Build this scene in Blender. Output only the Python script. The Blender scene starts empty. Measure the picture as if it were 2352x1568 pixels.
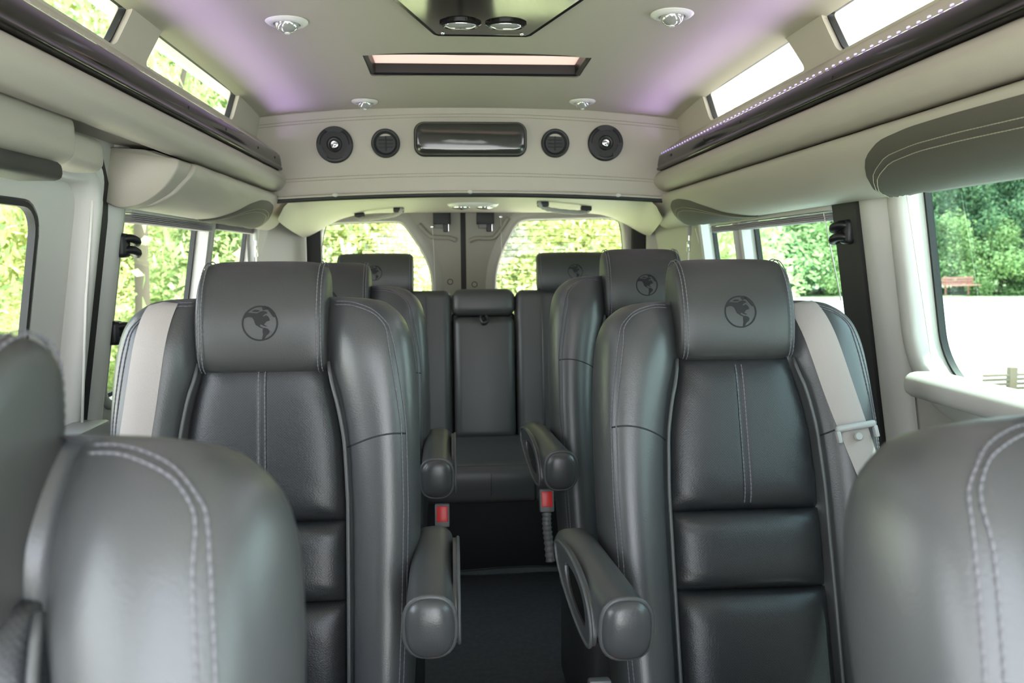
import bpy, bmesh, math, random
from mathutils import Vector as V, Matrix as M, noise
from mathutils.geometry import tessellate_polygon
from mathutils.bvhtree import BVHTree
S = bpy.context.scene
COL = S.collection
R = math.radians
sin, cos, pi = math.sin, math.cos, math.pi
random.seed(7)

# ------------------------------------------------------------------ camera
FPX = 1898.0
CAM = V((-0.072, 0.0, 1.13))
_r = R(0.4)
_a, _b = -136 * cos(_r) + 187 * sin(_r), 136 * sin(_r) + 187 * cos(_r)
PH = math.atan(_b / FPX)
TH = math.atan(-_a / FPX * cos(PH))
cF = V((sin(TH) * cos(PH), cos(TH) * cos(PH), -sin(PH)))
_R0 = V((cos(TH), -sin(TH), 0))
_U0 = _R0.cross(cF)
cR = _R0 * cos(_r) - _U0 * sin(_r)
cU = _U0 * cos(_r) + _R0 * sin(_r)
cam_d = bpy.data.cameras.new('camera')
cam = bpy.data.objects.new('camera', cam_d)
COL.objects.link(cam)
mw = M((cR, cU, -cF)).transposed().to_4x4()
mw.translation = CAM
cam.matrix_world = mw
cam_d.sensor_width = 36
cam_d.lens = 36 * FPX / 2352
cam_d.clip_start = 0.02
cam_d.dof.use_dof = True
cam_d.dof.focus_distance = 1.6
cam_d.dof.aperture_fstop = 6.3
S.camera = cam


def at(px, py, **k):
    """point of the place seen at a photo pixel, on the plane x=, y= or z= of the van"""
    d = cF + cR * ((px - 1176) / FPX) + cU * ((784 - py) / FPX)
    ax, v = next(iter(k.items()))
    i = 'xyz'.index(ax)
    return CAM + d * ((v - CAM[i]) / d[i])


# ------------------------------------------------------------------ materials
def mat(name, col, rough=.5, metal=0, spec=.5, bump=None, coat=0, emis=None, sheen=0, var=None):
    m = bpy.data.materials.new(name)
    m.use_nodes = True
    n, l = m.node_tree.nodes, m.node_tree.links
    p = n['Principled BSDF']
    p.inputs['Base Color'].default_value = (*col, 1)
    p.inputs['Roughness'].default_value = rough
    p.inputs['Metallic'].default_value = metal
    p.inputs['Specular IOR Level'].default_value = spec
    p.inputs['Coat Weight'].default_value = coat
    p.inputs['Coat Roughness'].default_value = .05
    p.inputs['Sheen Weight'].default_value = sheen
    if emis:
        p.inputs['Emission Color'].default_value = (*emis[0], 1)
        p.inputs['Emission Strength'].default_value = emis[1]
    tc = n.new('ShaderNodeTexCoord')
    if var:
        tx = n.new('ShaderNodeTexNoise')
        tx.inputs['Scale'].default_value = var[0]
        tx.inputs['Detail'].default_value = 4
        l.new(tc.outputs['Object'], tx.inputs['Vector'])
        mx = n.new('ShaderNodeMix')
        mx.data_type = 'RGBA'
        mx.inputs[6].default_value = (*[c * (1 - var[1]) for c in col], 1)
        mx.inputs[7].default_value = (*[min(1, c * (1 + var[1])) for c in col], 1)
        l.new(tx.outputs['Fac'], mx.inputs[0])
        l.new(mx.outputs[2], p.inputs['Base Color'])
    if bump:
        tx = n.new('ShaderNodeTexNoise')
        tx.inputs['Scale'].default_value = bump[0]
        tx.inputs['Detail'].default_value = 3
        l.new(tc.outputs['Object'], tx.inputs['Vector'])
        bp = n.new('ShaderNodeBump')
        bp.inputs['Strength'].default_value = bump[1]
        bp.inputs['Distance'].default_value = .002
        l.new(tx.outputs['Fac'], bp.inputs['Height'])
        l.new(bp.outputs[0], p.inputs['Normal'])
    return m


def perforate(m, step=.0045):
    n, l = m.node_tree.nodes, m.node_tree.links
    p = n['Principled BSDF']
    tc = n.new('ShaderNodeTexCoord')
    sp = n.new('ShaderNodeSeparateXYZ')
    l.new(tc.outputs['Object'], sp.inputs[0])

    def mth(op, a, b=None):
        q = n.new('ShaderNodeMath')
        q.operation = op
        for i, x in enumerate((a, b)):
            if x is None:
                continue
            if isinstance(x, (int, float)):
                q.inputs[i].default_value = x
            else:
                l.new(x, q.inputs[i])
        return q.outputs[0]
    sx = mth('SINE', mth('MULTIPLY', sp.outputs[0], 2 * pi / step))
    sz = mth('SINE', mth('MULTIPLY', sp.outputs[2], 2 * pi / step))
    dot = mth('GREATER_THAN', mth('MULTIPLY', sx, sz), .62)
    mx = n.new('ShaderNodeMix')
    mx.data_type = 'RGBA'
    c = p.inputs['Base Color'].default_value
    mx.inputs[6].default_value = c
    mx.inputs[7].default_value = (.003, .003, .003, 1)
    l.new(dot, mx.inputs[0])
    l.new(mx.outputs[2], p.inputs['Base Color'])
    bp = n.new('ShaderNodeBump')
    bp.inputs['Strength'].default_value = .5
    bp.inputs['Distance'].default_value = .0012
    l.new(mth('SUBTRACT', 1, dot), bp.inputs['Height'])
    old = p.inputs['Normal'].links[0].from_socket if p.inputs['Normal'].links else None
    if old:
        l.new(old, bp.inputs['Normal'])
    l.new(bp.outputs[0], p.inputs['Normal'])


def glass(name, tint, gloss=.06):
    m = bpy.data.materials.new(name)
    m.use_nodes = True
    n, l = m.node_tree.nodes, m.node_tree.links
    for x in list(n):
        if x.type == 'BSDF_PRINCIPLED':
            n.remove(x)
    t = n.new('ShaderNodeBsdfTransparent')
    t.inputs[0].default_value = (*tint, 1)
    g = n.new('ShaderNodeBsdfGlossy')
    g.inputs['Roughness'].default_value = .02
    mx = n.new('ShaderNodeMixShader')
    mx.inputs[0].default_value = gloss
    l.new(t.outputs[0], mx.inputs[1])
    l.new(g.outputs[0], mx.inputs[2])
    l.new(mx.outputs[0], n['Material Output'].inputs[0])
    return m


def leafmat(name, c0, c1, trans=.45):
    m = bpy.data.materials.new(name)
    m.use_nodes = True
    n, l = m.node_tree.nodes, m.node_tree.links
    for x in list(n):
        if x.type == 'BSDF_PRINCIPLED':
            n.remove(x)
    g = n.new('ShaderNodeNewGeometry')
    mx = n.new('ShaderNodeMix')
    mx.data_type = 'RGBA'
    mx.inputs[6].default_value = (*c0, 1)
    mx.inputs[7].default_value = (*c1, 1)
    l.new(g.outputs['Random Per Island'], mx.inputs[0])
    d = n.new('ShaderNodeBsdfDiffuse')
    t = n.new('ShaderNodeBsdfTranslucent')
    l.new(mx.outputs[2], d.inputs[0])
    l.new(mx.outputs[2], t.inputs[0])
    ms = n.new('ShaderNodeMixShader')
    ms.inputs[0].default_value = trans
    l.new(d.outputs[0], ms.inputs[1])
    l.new(t.outputs[0], ms.inputs[2])
    l.new(ms.outputs[0], n['Material Output'].inputs[0])
    return m


def sheet(name, col, trans):
    """thin cloth that passes part of the light (sunroof shade, pleated blind)"""
    m = leafmat(name, col, col, trans)
    return m


GREY = mat('grey_leather', (.060, .063, .066), .33, spec=.7, bump=(420, .14))
GREYD = mat('grey_leather_headrest', (.046, .048, .047), .40, bump=(420, .14))
BLACK = mat('black_perforated_leather', (.022, .024, .027), .36, bump=(380, .22))
perforate(BLACK)
PIPE = mat('piping_leather', (.075, .078, .08), .4)
THREAD = mat('grey_thread', (.13, .13, .145), .7)
THREADD = mat('dark_thread', (.02, .02, .024), .7)
EMB = mat('black_embroidery', (.008, .008, .009), .75)
PLAST = mat('dark_grey_plastic', (.022, .023, .024), .5, spec=.35, bump=(600, .1))
BPLAST = mat('black_plastic', (.010, .010, .011), .4, spec=.35)
GLOSSB = mat('gloss_black', (.012, .011, .010), .10, spec=.35, var=(14, .35))
SMOKE = mat('smoked_plastic', (.030, .031, .028), .10, coat=.5)
RED = mat('red_button', (.62, .02, .02), .35)
BGREY = mat('buckle_grey', (.12, .12, .12), .45)
WEB = mat('belt_webbing', (.36, .33, .31), .7, bump=(500, .25))
WEBP = mat('belt_guide_plastic', (.36, .36, .35), .45)
VINYL = mat('beige_vinyl', (.37, .34, .285), .52, bump=(300, .10))
HEAD = mat('headliner_cloth', (.405, .37, .30), .8, bump=(500, .15))
TRIM = mat('pale_trim', (.55, .54, .51), .5, bump=(400, .06))
TRIMG = mat('grey_trim', (.40, .385, .35), .55, bump=(400, .06))
DOORB = mat('rear_door_trim', (.30, .28, .24), .55, bump=(400, .08))
INSERT = mat('dark_suede_insert', (.075, .068, .055), .7, bump=(300, .2))
INTHR = mat('insert_thread', (.30, .27, .2), .7)
DARKP = mat('charcoal_pillar', (.030, .029, .028), .6)
RUBBER = mat('black_rubber', (.008, .008, .008), .6)
CARPET = mat('black_carpet', (.028, .028, .029), .95, bump=(240, .9), var=(60, .5))
SKIRT = mat('black_skirt', (.018, .019, .020), .8)
CHROME = mat('chrome', (.7, .7, .7), .12, metal=1)
LAMPW = mat('lamp_housing', (.62, .61, .57), .35)
LENS = mat('clear_lens', (.55, .55, .52), .08, coat=1, metal=.55)
GLASS = glass('window_glass', (.90, .96, .92))
GLASST = glass('tinted_glass', (.66, .78, .75))
GLASSC = glass('clear_glass', (.97, .98, .97), .04)
SHADE = sheet('sunroof_shade', (.40, .33, .30), .75)
BLIND = sheet('pleated_blind', (.62, .58, .60), .5)
CORD = mat('white_cord', (.86, .84, .79), .6)
LED = mat('violet_led', (.8, .75, 1), .4, emis=((.42, .25, 1.0), .45))
LEAF1 = leafmat('leaf_sunny', (.44, .52, .20), (.80, .82, .50))
LEAF2 = leafmat('leaf_mid', (.20, .33, .13), (.54, .62, .32))
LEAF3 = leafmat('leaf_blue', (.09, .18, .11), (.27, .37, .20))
BARK = mat('bark', (.10, .085, .065), .9, bump=(20, .6))
GRASSM = mat('lawn', (.36, .40, .22), .9, var=(3, .25), bump=(40, .5))
PAVE = mat('pale_gravel', (.66, .65, .61), .9, var=(2, .08), bump=(80, .3))
REDW = mat('red_bench_paint', (.42, .17, .15), .6)
WOOD = mat('brown_bench_wood', (.14, .075, .035), .7, var=(8, .25))


# ------------------------------------------------------------------ mesh building
class B:
    def __init__(s):
        s.v, s.f = [], []

    def add(s, vs, fs, mtx=None):
        o = len(s.v)
        s.v += [(mtx @ V(p)) if mtx else V(p) for p in vs]
        s.f += [tuple(i + o for i in f) for f in fs]
        return s

    def box(s, c, size, bev=.0, seg=3, mtx=None):
        bm = bmesh.new()
        bmesh.ops.create_cube(bm, size=1)
        bmesh.ops.scale(bm, vec=size, verts=bm.verts)
        if bev:
            bmesh.ops.bevel(bm, geom=bm.edges[:], offset=bev, segments=seg, profile=.5, affect='EDGES')
        bm.verts.index_update()
        vs = [v.co + V(c) for v in bm.verts]
        fs = [[v.index for v in f.verts] for f in bm.faces]
        bm.free()
        return s.add(vs, fs, mtx)

    def loft(s, rings, cap=True, closed=True, loop=False, mtx=None):
        n = len(rings[0])
        vs = [p for r in rings for p in r]
        fs = []
        m = len(rings)
        for i in range(m if loop else m - 1):
            i2 = (i + 1) % m
            for j in range(n if closed else n - 1):
                k = (j + 1) % n
                fs.append((i * n + j, i * n + k, i2 * n + k, i2 * n + j))
        if cap and not loop and closed:
            fs.append(tuple(range(n - 1, -1, -1)))
            fs.append(tuple((m - 1) * n + j for j in range(n)))
        return s.add(vs, fs, mtx)

    def grid(s, fn, nu, nv, mtx=None, skip=None):
        vs = [fn(i / nu, j / nv) for i in range(nu + 1) for j in range(nv + 1)]
        fs = []
        for i in range(nu):
            for j in range(nv):
                if skip and skip(i, j):
                    continue
                a = i * (nv + 1) + j
                fs.append((a, a + 1, a + nv + 2, a + nv + 1))
        return s.add(vs, fs, mtx)

    def tube(s, path, r, seg=8, loop=False, rf=None, flat=1.0, mtx=None):
        path = [V(p) for p in path]
        n = len(path)
        rings = []
        up = None
        for i, p in enumerate(path):
            a = path[(i - 1) % n] if (loop or i) else p
            b = path[(i + 1) % n] if (loop or i < n - 1) else p
            t = (b - a).normalized()
            if up is None:
                up = V((0, 0, 1)) if abs(t.z) < .9 else V((1, 0, 0))
            x = t.cross(up).normalized()
            up = x.cross(t).normalized()
            rr = r * (rf(i) if rf else 1)
            rings.append([p + x * (cos(2 * pi * k / seg) * rr) + up * (sin(2 * pi * k / seg) * rr * flat) for k in range(seg)])
        return s.loft(rings, loop=loop, mtx=mtx)

    def lathe(s, prof, seg=32, mtx=None):
        """profile of (radius, height) turned about the local z axis"""
        rings = [[(r * cos(2 * pi * k / seg), r * sin(2 * pi * k / seg), h) for k in range(seg)] for r, h in prof]
        return s.loft(rings, mtx=mtx)

    def plate(s, outer, holes, fn, k0=0., k1=.01):
        loops = [outer] + list(holes)
        tri = tessellate_polygon([[V((a, b, 0)) for a, b in lp] for lp in loops])
        flat = [p for lp in loops for p in lp]
        n = len(flat)
        vs = [fn(a, b, k0) for a, b in flat] + [fn(a, b, k1) for a, b in flat]
        fs = [tuple(t) for t in tri] + [tuple(i + n for i in reversed(t)) for t in tri]
        o = 0
        for lp in loops:
            m = len(lp)
            for i in range(m):
                j = (i + 1) % m
                fs.append((o + i, o + j, o + j + n, o + i + n))
            o += m
        return s.add(vs, fs)

    def ring(s, path, prof, fn):
        """closed moulding: profile of (offset outward, depth) swept round a 2-D loop"""
        n = len(path)
        rings = []
        area = sum(path[i][0] * path[(i + 1) % n][1] - path[(i + 1) % n][0] * path[i][1] for i in range(n))
        sg = 1 if area > 0 else -1
        for i in range(n):
            a, b = V(path[i - 1]), V(path[(i + 1) % n])
            t = (b - a).normalized()
            nrm = V((t.y, -t.x)) * sg
            p = V(path[i])
            rings.append([fn(*(p + nrm * o), k) for o, k in prof])
        return s.loft(rings, loop=True)

    def build(s, name, m, parent=None, smooth=True, angle=38, sub=0, mtx=None, flip=True):
        me = bpy.data.meshes.new(name)
        bm = bmesh.new()
        vs = [bm.verts.new(p) for p in s.v]
        for f in s.f:
            try:
                bm.faces.new([vs[i] for i in f])
            except ValueError:
                pass
        if flip:
            bmesh.ops.recalc_face_normals(bm, faces=bm.faces[:])
        bm.to_mesh(me)
        bm.free()
        me.materials.append(m)
        if smooth:
            me.polygons.foreach_set('use_smooth', [True] * len(me.polygons))
            if angle:
                me.set_sharp_from_angle(angle=R(angle))
        o = bpy.data.objects.new(name, me)
        COL.objects.link(o)
        if parent:
            o.parent = parent
        if mtx:
            o.matrix_local = mtx
        if sub:
            md = o.modifiers.new('subdivision', 'SUBSURF')
            md.levels = md.render_levels = sub
        return o


def tag(o, label, cat, group=None, kind=None):
    o['label'] = label
    o['category'] = cat
    if group:
        o['group'] = group
    if kind:
        o['kind'] = kind
    return o


def thing(name, label, cat, loc=(0, 0, 0), group=None, rz=0):
    o = bpy.data.objects.new(name, None)
    o.empty_display_size = .05
    COL.objects.link(o)
    o.location = loc
    o.rotation_euler.z = rz
    return tag(o, label, cat, group)


def struct(o, label=None):
    o['kind'] = 'structure'
    if label:
        o['label'] = label
    return o


def rrect(a0, b0, a1, b1, r, n=6):
    if not isinstance(r, (tuple, list)):
        r = (r,) * 4
    out = []
    for (ca, cb, rr, st) in ((a1, b0, r[1], -90), (a1, b1, r[2], 0), (a0, b1, r[3], 90), (a0, b0, r[0], 180)):
        ca = ca - rr if ca == a1 else ca + rr
        cb = cb - rr if cb == b1 else cb + rr
        for i in range(n + 1):
            t = R(st + 90 * i / n)
            out.append((ca + rr * cos(t), cb + rr * sin(t)))
    return out


def smoothloop(pts, n=6):
    """closed Catmull-Rom through 2-D points"""
    m = len(pts)
    out = []
    for i in range(m):
        p0, p1, p2, p3 = (V(pts[(i + k) % m]) for k in (-1, 0, 1, 2))
        for j in range(n):
            t = j / n
            q = .5 * ((2 * p1) + (p2 - p0) * t + (2 * p0 - 5 * p1 + 4 * p2 - p3) * t * t + (3 * p1 - p0 - 3 * p2 + p3) * t ** 3)
            out.append(tuple(q))
    return out


def spl(pts, n=8):
    """open Catmull-Rom through points of any size"""
    pts = [V(p) for p in pts]
    e = [2 * pts[0] - pts[1]] + pts + [2 * pts[-1] - pts[-2]]
    out = []
    for i in range(1, len(e) - 2):
        p0, p1, p2, p3 = e[i - 1:i + 3]
        for j in range(n):
            t = j / n
            out.append(.5 * ((2 * p1) + (p2 - p0) * t + (2 * p0 - 5 * p1 + 4 * p2 - p3) * t * t + (3 * p1 - p0 - 3 * p2 + p3) * t ** 3))
    out.append(pts[-1])
    return out


def lerp_table(tab):
    def f(x):
        if x <= tab[0][0]:
            return tab[0][1]
        for (a, b), (c, d) in zip(tab, tab[1:]):
            if x <= c:
                t = (x - a) / (c - a)
                return b + (d - b) * t
        return tab[-1][1]
    return f


def smooth_table(tab):
    f = lerp_table(tab)
    def g(x, w=.02):
        return (f(x - w) + 2 * f(x) + f(x + w) + f(x - w / 2) + f(x + w / 2)) / 6
    return g


def beads(path, r, parent, name='stitching', m=None, pitch=.0075, mtx=None):
    """a sewn line: a thin thread that swells at every stitch"""
    path = [V(p) for p in path]
    L = [0]
    for a, b in zip(path, path[1:]):
        L.append(L[-1] + (b - a).length)
    n = max(4, int(L[-1] / pitch * 4))
    out = []
    k = 0
    for i in range(n + 1):
        d = L[-1] * i / n
        while k < len(path) - 2 and L[k + 1] < d:
            k += 1
        t = (d - L[k]) / max(1e-9, L[k + 1] - L[k])
        out.append(path[k].lerp(path[k + 1], t))
    return B().tube(out, r, 5, rf=lambda i: (.35, .9, 1.0, .9)[i % 4]).build(name, m or THREAD, parent, angle=0, mtx=mtx)


def bvh_of(o):
    dg = bpy.context.evaluated_depsgraph_get()
    ev = o.evaluated_get(dg)
    me = ev.to_mesh()
    t = BVHTree.FromPolygons([v.co.copy() for v in me.vertices], [tuple(p.vertices) for p in me.polygons])
    ev.to_mesh_clear()
    return t


def axis_to(n, p):
    """matrix that takes local +z to direction n at p"""
    return M.Translation(V(p)) @ V(n).to_track_quat('Z', 'Y').to_matrix().to_4x4()

# ------------------------------------------------------------------ captain chairs
PW = smooth_table([(-.1, .137), (.15, .138), (.32, .138), (.42, .133), (.48, .122), (.53, .108), (.6, .100), (.7, .098)])
HW = smooth_table([(-.1, .236), (0, .243), (.15, .252), (.3, .257), (.45, .256), (.54, .251), (.60, .243), (.635, .231), (.655, .205), (.67, .165)])
TK = smooth_table([(-.1, 1), (.57, 1), (.61, .90), (.64, .74), (.660, .50), (.67, .32)])
GLOBE = {
    'north': [(660, 770), (680, 745), (705, 722), (760, 730), (830, 735), (868, 715), (900, 705), (940, 715), (958, 735), (925, 745),
              (895, 770), (912, 778), (940, 762), (965, 775), (985, 808), (988, 830), (950, 838), (930, 858), (912, 880), (916, 895),
              (900, 884), (870, 878), (862, 890), (868, 905), (905, 920), (898, 930), (862, 915), (840, 898), (815, 885), (800, 850),
              (790, 820), (770, 790), (735, 780), (700, 785), (672, 800)],
    'green': [(880, 648), (915, 638), (965, 652), (1012, 686), (1050, 730), (1074, 790), (1030, 785), (1005, 750), (985, 720), (960, 690),
              (935, 690), (905, 700), (893, 678)],
    'isle': [(765, 705), (800, 690), (845, 695), (860, 705), (830, 718), (780, 715)],
    'south': [(902, 928), (925, 920), (965, 935), (985, 960), (975, 990), (945, 1015), (925, 1040), (910, 1074), (890, 1076), (895, 1040),
              (903, 1005), (898, 965)],
    'cuba': [(880, 873), (920, 883), (958, 902), (938, 904), (905, 893)],
}


def emblem(parent, bvh, cx, ch, r):
    """black sewn globe: a circle with the American continents, laid on the headrest's face"""
    b = B()

    def on(a, c, k):
        x, h = cx + a * r, ch + c * r
        hit = bvh.ray_cast(V((x, -.4, h)), V((0, 1, 0)))
        return V((x, (hit[0].y if hit[0] else -.06) - .0011 + k, h))
    n = 48
    rings = []
    for k in range(n):
        t = 2 * pi * k / n
        rings.append([on(q * cos(t), q * sin(t), d) for q, d in ((1, .002), (1, 0), (.915, 0), (.915, .002))])
    b.loft(rings, loop=True)
    for pts in GLOBE.values():
        lp = [((x - 864) / 225, (862 - y) / 225) for x, y in pts]
        b.plate(lp, [], on, 0, .002)
    return b.build('globe_emblem', EMB, parent, smooth=False)


def headrest_mesh(w, prof, er=.022):
    """a padded roll: side profile (d, h) carried across the width with rounded ends"""
    hc = sum(p[1] for p in prof) / len(prof)
    dc = sum(p[0] for p in prof) / len(prof)
    rings = []
    for x, sc in ((-w, .80), (-w + .004, .90), (-w + .012, .965), (-w + .028, 1.0), (-w * .5, 1.012), (0, 1.015)):
        rings.append((x, sc))
    rings += [(-x, sc) for x, sc in reversed(rings[:-1])]
    b = B()
    P = smoothloop(prof, 4)
    b.loft([[V((x, dc + (d - dc) * sc, hc + (h - hc) * sc)) for d, h in P] for x, sc in rings])
    return b, P, dc, hc


HRP = [(-.048, .000), (-.066, .018), (-.073, .060), (-.070, .105), (-.054, .150), (-.024, .182), (.012, .190), (.036, .172), (.046, .11), (.042, .04), (.025, .004), (-.01, -.004)]


def make_chair(name, label, x, y, pz, rec, s, rz=0, group='captain chairs', belt=None, hz=.0, hx=.0, adz=.0, bdz=.0, hy=.0):
    """s = +1: the aisle (and the armrest) is on the chair's +x side"""
    c = thing(name, label, 'chair', (x, y, 0), group, rz)
    BM = M.Translation((0, 0, pz)) @ M.Rotation(-R(rec), 4, 'X')
    hs = [-.16, -.05, .04, .12, .20, .28, .36, .43, .49, .54, .58, .61, .635, .652, .664]
    half = lambda pw, w, c=-.026: [(0, c), (.5 * pw, c), (.9 * pw, c - .002), (pw, -.040), (pw + .12 * (w - pw), -.074), (pw + .34 * (w - pw), -.093),
                          (pw + .6 * (w - pw), -.097), (pw + .80 * (w - pw), -.088), (pw + .93 * (w - pw), -.068), (w, -.035), (w + .003, .0),
                          (w - .002, .034), (w - .022, .058), (.5 * w, .070), (0, .073)]
    rings = []
    for h in hs:
        pw, w, k = PW(h), HW(h), TK(h)
        pw = min(pw, w * .62)
        hp = half(pw, w, -.026 - .030 * min(1, max(0, (h - .535) / .04)))
        full = hp + [(-a, d) for a, d in reversed(hp[1:-1])]
        rings.append([V((a, d * k + (1 - k) * .01, h)) for a, d in full])
    back = B().loft(rings).build('backrest', GREY, c, angle=0, sub=2, mtx=BM)
    bv = bvh_of(back)

    def front(x, h, off=-.0015):
        q = bv.ray_cast(V((x, -.5, h)), V((0, 1, 0)))
        return V((x, (q[0].y if q[0] else 0) + off, h))
    # three padded perforated panels between the bolsters
    for (h0, h1, puff, seam) in ((.2805, .560, .030, True), (.1455, .2815, .031, False), (-.130, .1465, .034, False)):
        def pan(u, v, h0=h0, h1=h1, puff=puff, seam=seam):
            h = h0 + (h1 - h0) * v
            uu, vv = 2 * u - 1, 2 * v - 1
            pw = PW(h) - .001
            e = max(0, 1 - abs(uu) ** 5) ** .55 * max(0, 1 - abs(vv) ** (7 if h1 - h0 > .2 else 4)) ** .5
            d = -.036 - (puff + .004) * e
            cr = abs(uu) ** 2 * .0025 * sin(vv * 16 + uu * 9 + h0 * 40) * e * (abs(vv) ** 2)
            if seam:
                d += .0035 * math.exp(-(uu * pw / .004) ** 2) * e
            q = V((uu * pw, d + cr, h + .004 * (1 - uu * uu) * (-1 if v > .5 else 1) * 0))
            return q
        B().grid(pan, 44, 40).build('back_panel', BLACK, c, angle=0, mtx=BM)
        if seam:
            hh = [h0 + .012 + (h1 - h0 - .035) * i / 30 for i in range(31)]
            for o in (-.0055, .0055):
                pts = [pan(.5 + o / 2 / PW(h), (h - h0) / (h1 - h0)) + V((0, -.0012, 0)) for h in hh]
                beads(pts, .0012, c, 'seam', THREAD, mtx=BM)
    for sx in (-1, 1):
        hh = [-.12 + .67 * i / 40 for i in range(41)]
        pts = [V((sx * (PW(h) + .002), -.0665 + (.012 if h > .5 else 0) * (h - .5) / .05, h)) for h in hh]
        B().tube(pts, .0036, 8).build('piping', PIPE, c, angle=0, mtx=BM)
        for fr, tm in ((.80, THREAD), (.86, THREAD)):
            pts = [front(sx * (PW(h) + (fr - .045 * min(1, max(0, (h - .44) / .14))) * (HW(h) - PW(h))), h, -.0008) for h in [-.05 + .625 * i / 50 for i in range(51)]]
            q0 = pts[-1]
            ex = spl([(q0.x * sx, q0.z), (.208 + (fr - .8) * .1, .600), (.200 + (fr - .8) * .1, .616), (.182, .632 + (fr - .8) * .1), (.148, .645 + (fr - .8) * .1), (.118, .648 + (fr - .8) * .1)], 6)[1:]
            pts += [front(sx * a_.x, a_.y, -.0008) for a_ in ex]
            beads(pts, .0013, c, 'stitching', tm, mtx=BM)
        pts = []
        for i in range(17):
            f = i / 16
            xx = PW(.42) + .006 + f * .80 * (HW(.42) - PW(.42))
            pts.append(front(sx * xx, .405 + .024 * sin(f * pi * .6), .0004))
        B().tube(pts, .0016, 6).build('seam', THREADD, c, angle=0, mtx=BM)
    # headrest
    hb, P, dc, hc = headrest_mesh(.108, HRP)
    HM = BM @ M.Translation((hx, -.012 + hy, .535 + hz)) @ M.Rotation(R(rec * .35), 4, 'X')
    hr = hb.build('headrest', GREYD, c, angle=0, sub=1, mtx=HM)
    emblem(hr, bvh_of(hr), .002, .083, .0292)
    for sx in (-1, 1):
        for xx, sc in ((.0935, 1.004), (.0995, .985)):
            fp = [p for p in P if p[0] < .03]
            i0 = max(range(len(P)), key=lambda i: P[i][0] * 2 - P[i][1])
            pp = P[4 * 0:4 * 8]
            pts = [V((sx * xx, dc + (d - dc) * sc - .0008, hc + (h - hc) * sc)) for d, h in pp]
            beads(pts, .0012, hr, 'stitching', THREAD)
    # seat
    B().box((0, 0, 0), (.49, .52, .15), .055, 5).build('seat_cushion', GREY, c, angle=0, mtx=M.Translation((0, -.235, .352)) @ M.Rotation(R(-9), 4, 'X'))
    B().box((0, -.19, .17), (.47, .44, .32), .03, 3).build('seat_base', PLAST, c)
    # armrest on the aisle side
    ax = s * .283
    y0, y1, z0, z1 = .085, -.205, pz + .214 + adz, pz + .196 + adz
    rr = []
    N = 28
    T = [0, .02, .06, .14, .3, .5, .7, .85, .95, 1.0]
    for t in T:
        ax = s * (.283 + (-.004 if s > 0 else .022 - .042 * t))
        yy, zz = y0 + (y1 - y0) * t, z0 + (z1 - z0) * t
        g = {0: .62, .02: .80, .06: .93}.get(t, 1)
        hh = (.038 + .009 * t) * g
        ww = .0375 * g
        ring = []
        for k in range(N):
            a = 2 * pi * k / N
            ca, sa = cos(a), sin(a)
            e = 2 / 2.7
            ring.append(V((ax + ww * math.copysign(abs(ca) ** e, ca), yy + .25 * hh * math.copysign(abs(sa) ** e, sa) * -1 * .4, zz + hh * math.copysign(abs(sa) ** e, sa) - .012 * t)))
        rr.append(ring)
    arm = B().loft(rr).build('armrest', GREY, c, angle=50)
    last = rr[-1]
    cen = sum(last, V()) / N
    caps = []
    for o, sc in ((.004, .985), (-.006, .985), (-.014, .93), (-.020, .80), (-.024, .55), (-.0255, .25)):
        caps.append([cen + (p - cen) * sc + V((0, o, 0)) for p in last])
    B().loft(caps).build('end_cap', GREY, arm, angle=0)
    B().tube([cen + (p - cen) * 1.01 + V((0, -.002, 0)) for p in last], .0042, 8, loop=True).build('piping', PIPE, arm, angle=0)
    sd = s
    lp = smoothloop([(.02, .012), (-.03, .034), (-.10, .040), (-.155, .024), (-.176, -.012), (-.166, -.042), (-.115, -.050), (-.04, -.038), (.01, -.015)], 5)
    zc = (z0 + z1) / 2 + .002

    def sidefn(a, b, k):
        zz = zc + b + (a + .06) * .25
        ax_ = s * (.283 + (-.004 if s > 0 else .022 - .042 * (a - y0) / (y1 - y0)))
        return V((ax_ + sd * (.0385 + k), a, zz))
    hole = smoothloop([(-.035, .008), (-.085, .022), (-.130, .012), (-.146, -.012), (-.136, -.032), (-.09, -.034), (-.05, -.022)], 5)
    sp = B().plate(lp, [hole], sidefn, .0045, -.004).build('side_panel', GREY, arm, angle=30)
    B().ring(lp, [(.003 * cos(q), .0045 + .003 * sin(q)) for q in [2 * pi * i / 8 for i in range(8)]], sidefn).build('piping', PIPE, arm, angle=0)
    B().plate(hole, [], sidefn, .0014, -.003).build('recess', GLOSSB, arm, angle=30)
    # buckle standing beside the cushion
    bm_ = M.Translation((s * .289, -.135, pz + .085 + bdz)) @ M.Rotation(R(-12), 4, 'X')
    bk = B().box((0, 0, 0), (.036, .024, .056), .004, 2).build('buckle', BGREY, c, mtx=bm_)
    B().box((0, -.0105, .004), (.027, .006, .038), .002, 2).build('button', RED, bk)
    st = [V((0, .002, -.024)), V((0, .006, -.06)), V((s * -.004, .014, -.10)), V((s * -.008, .02, -.15))]
    B().tube(spl(st, 10), .0105, 8, rf=lambda i: 1 + .22 * (i % 3 == 0)).build('stalk', BGREY, bk, angle=0)
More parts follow.
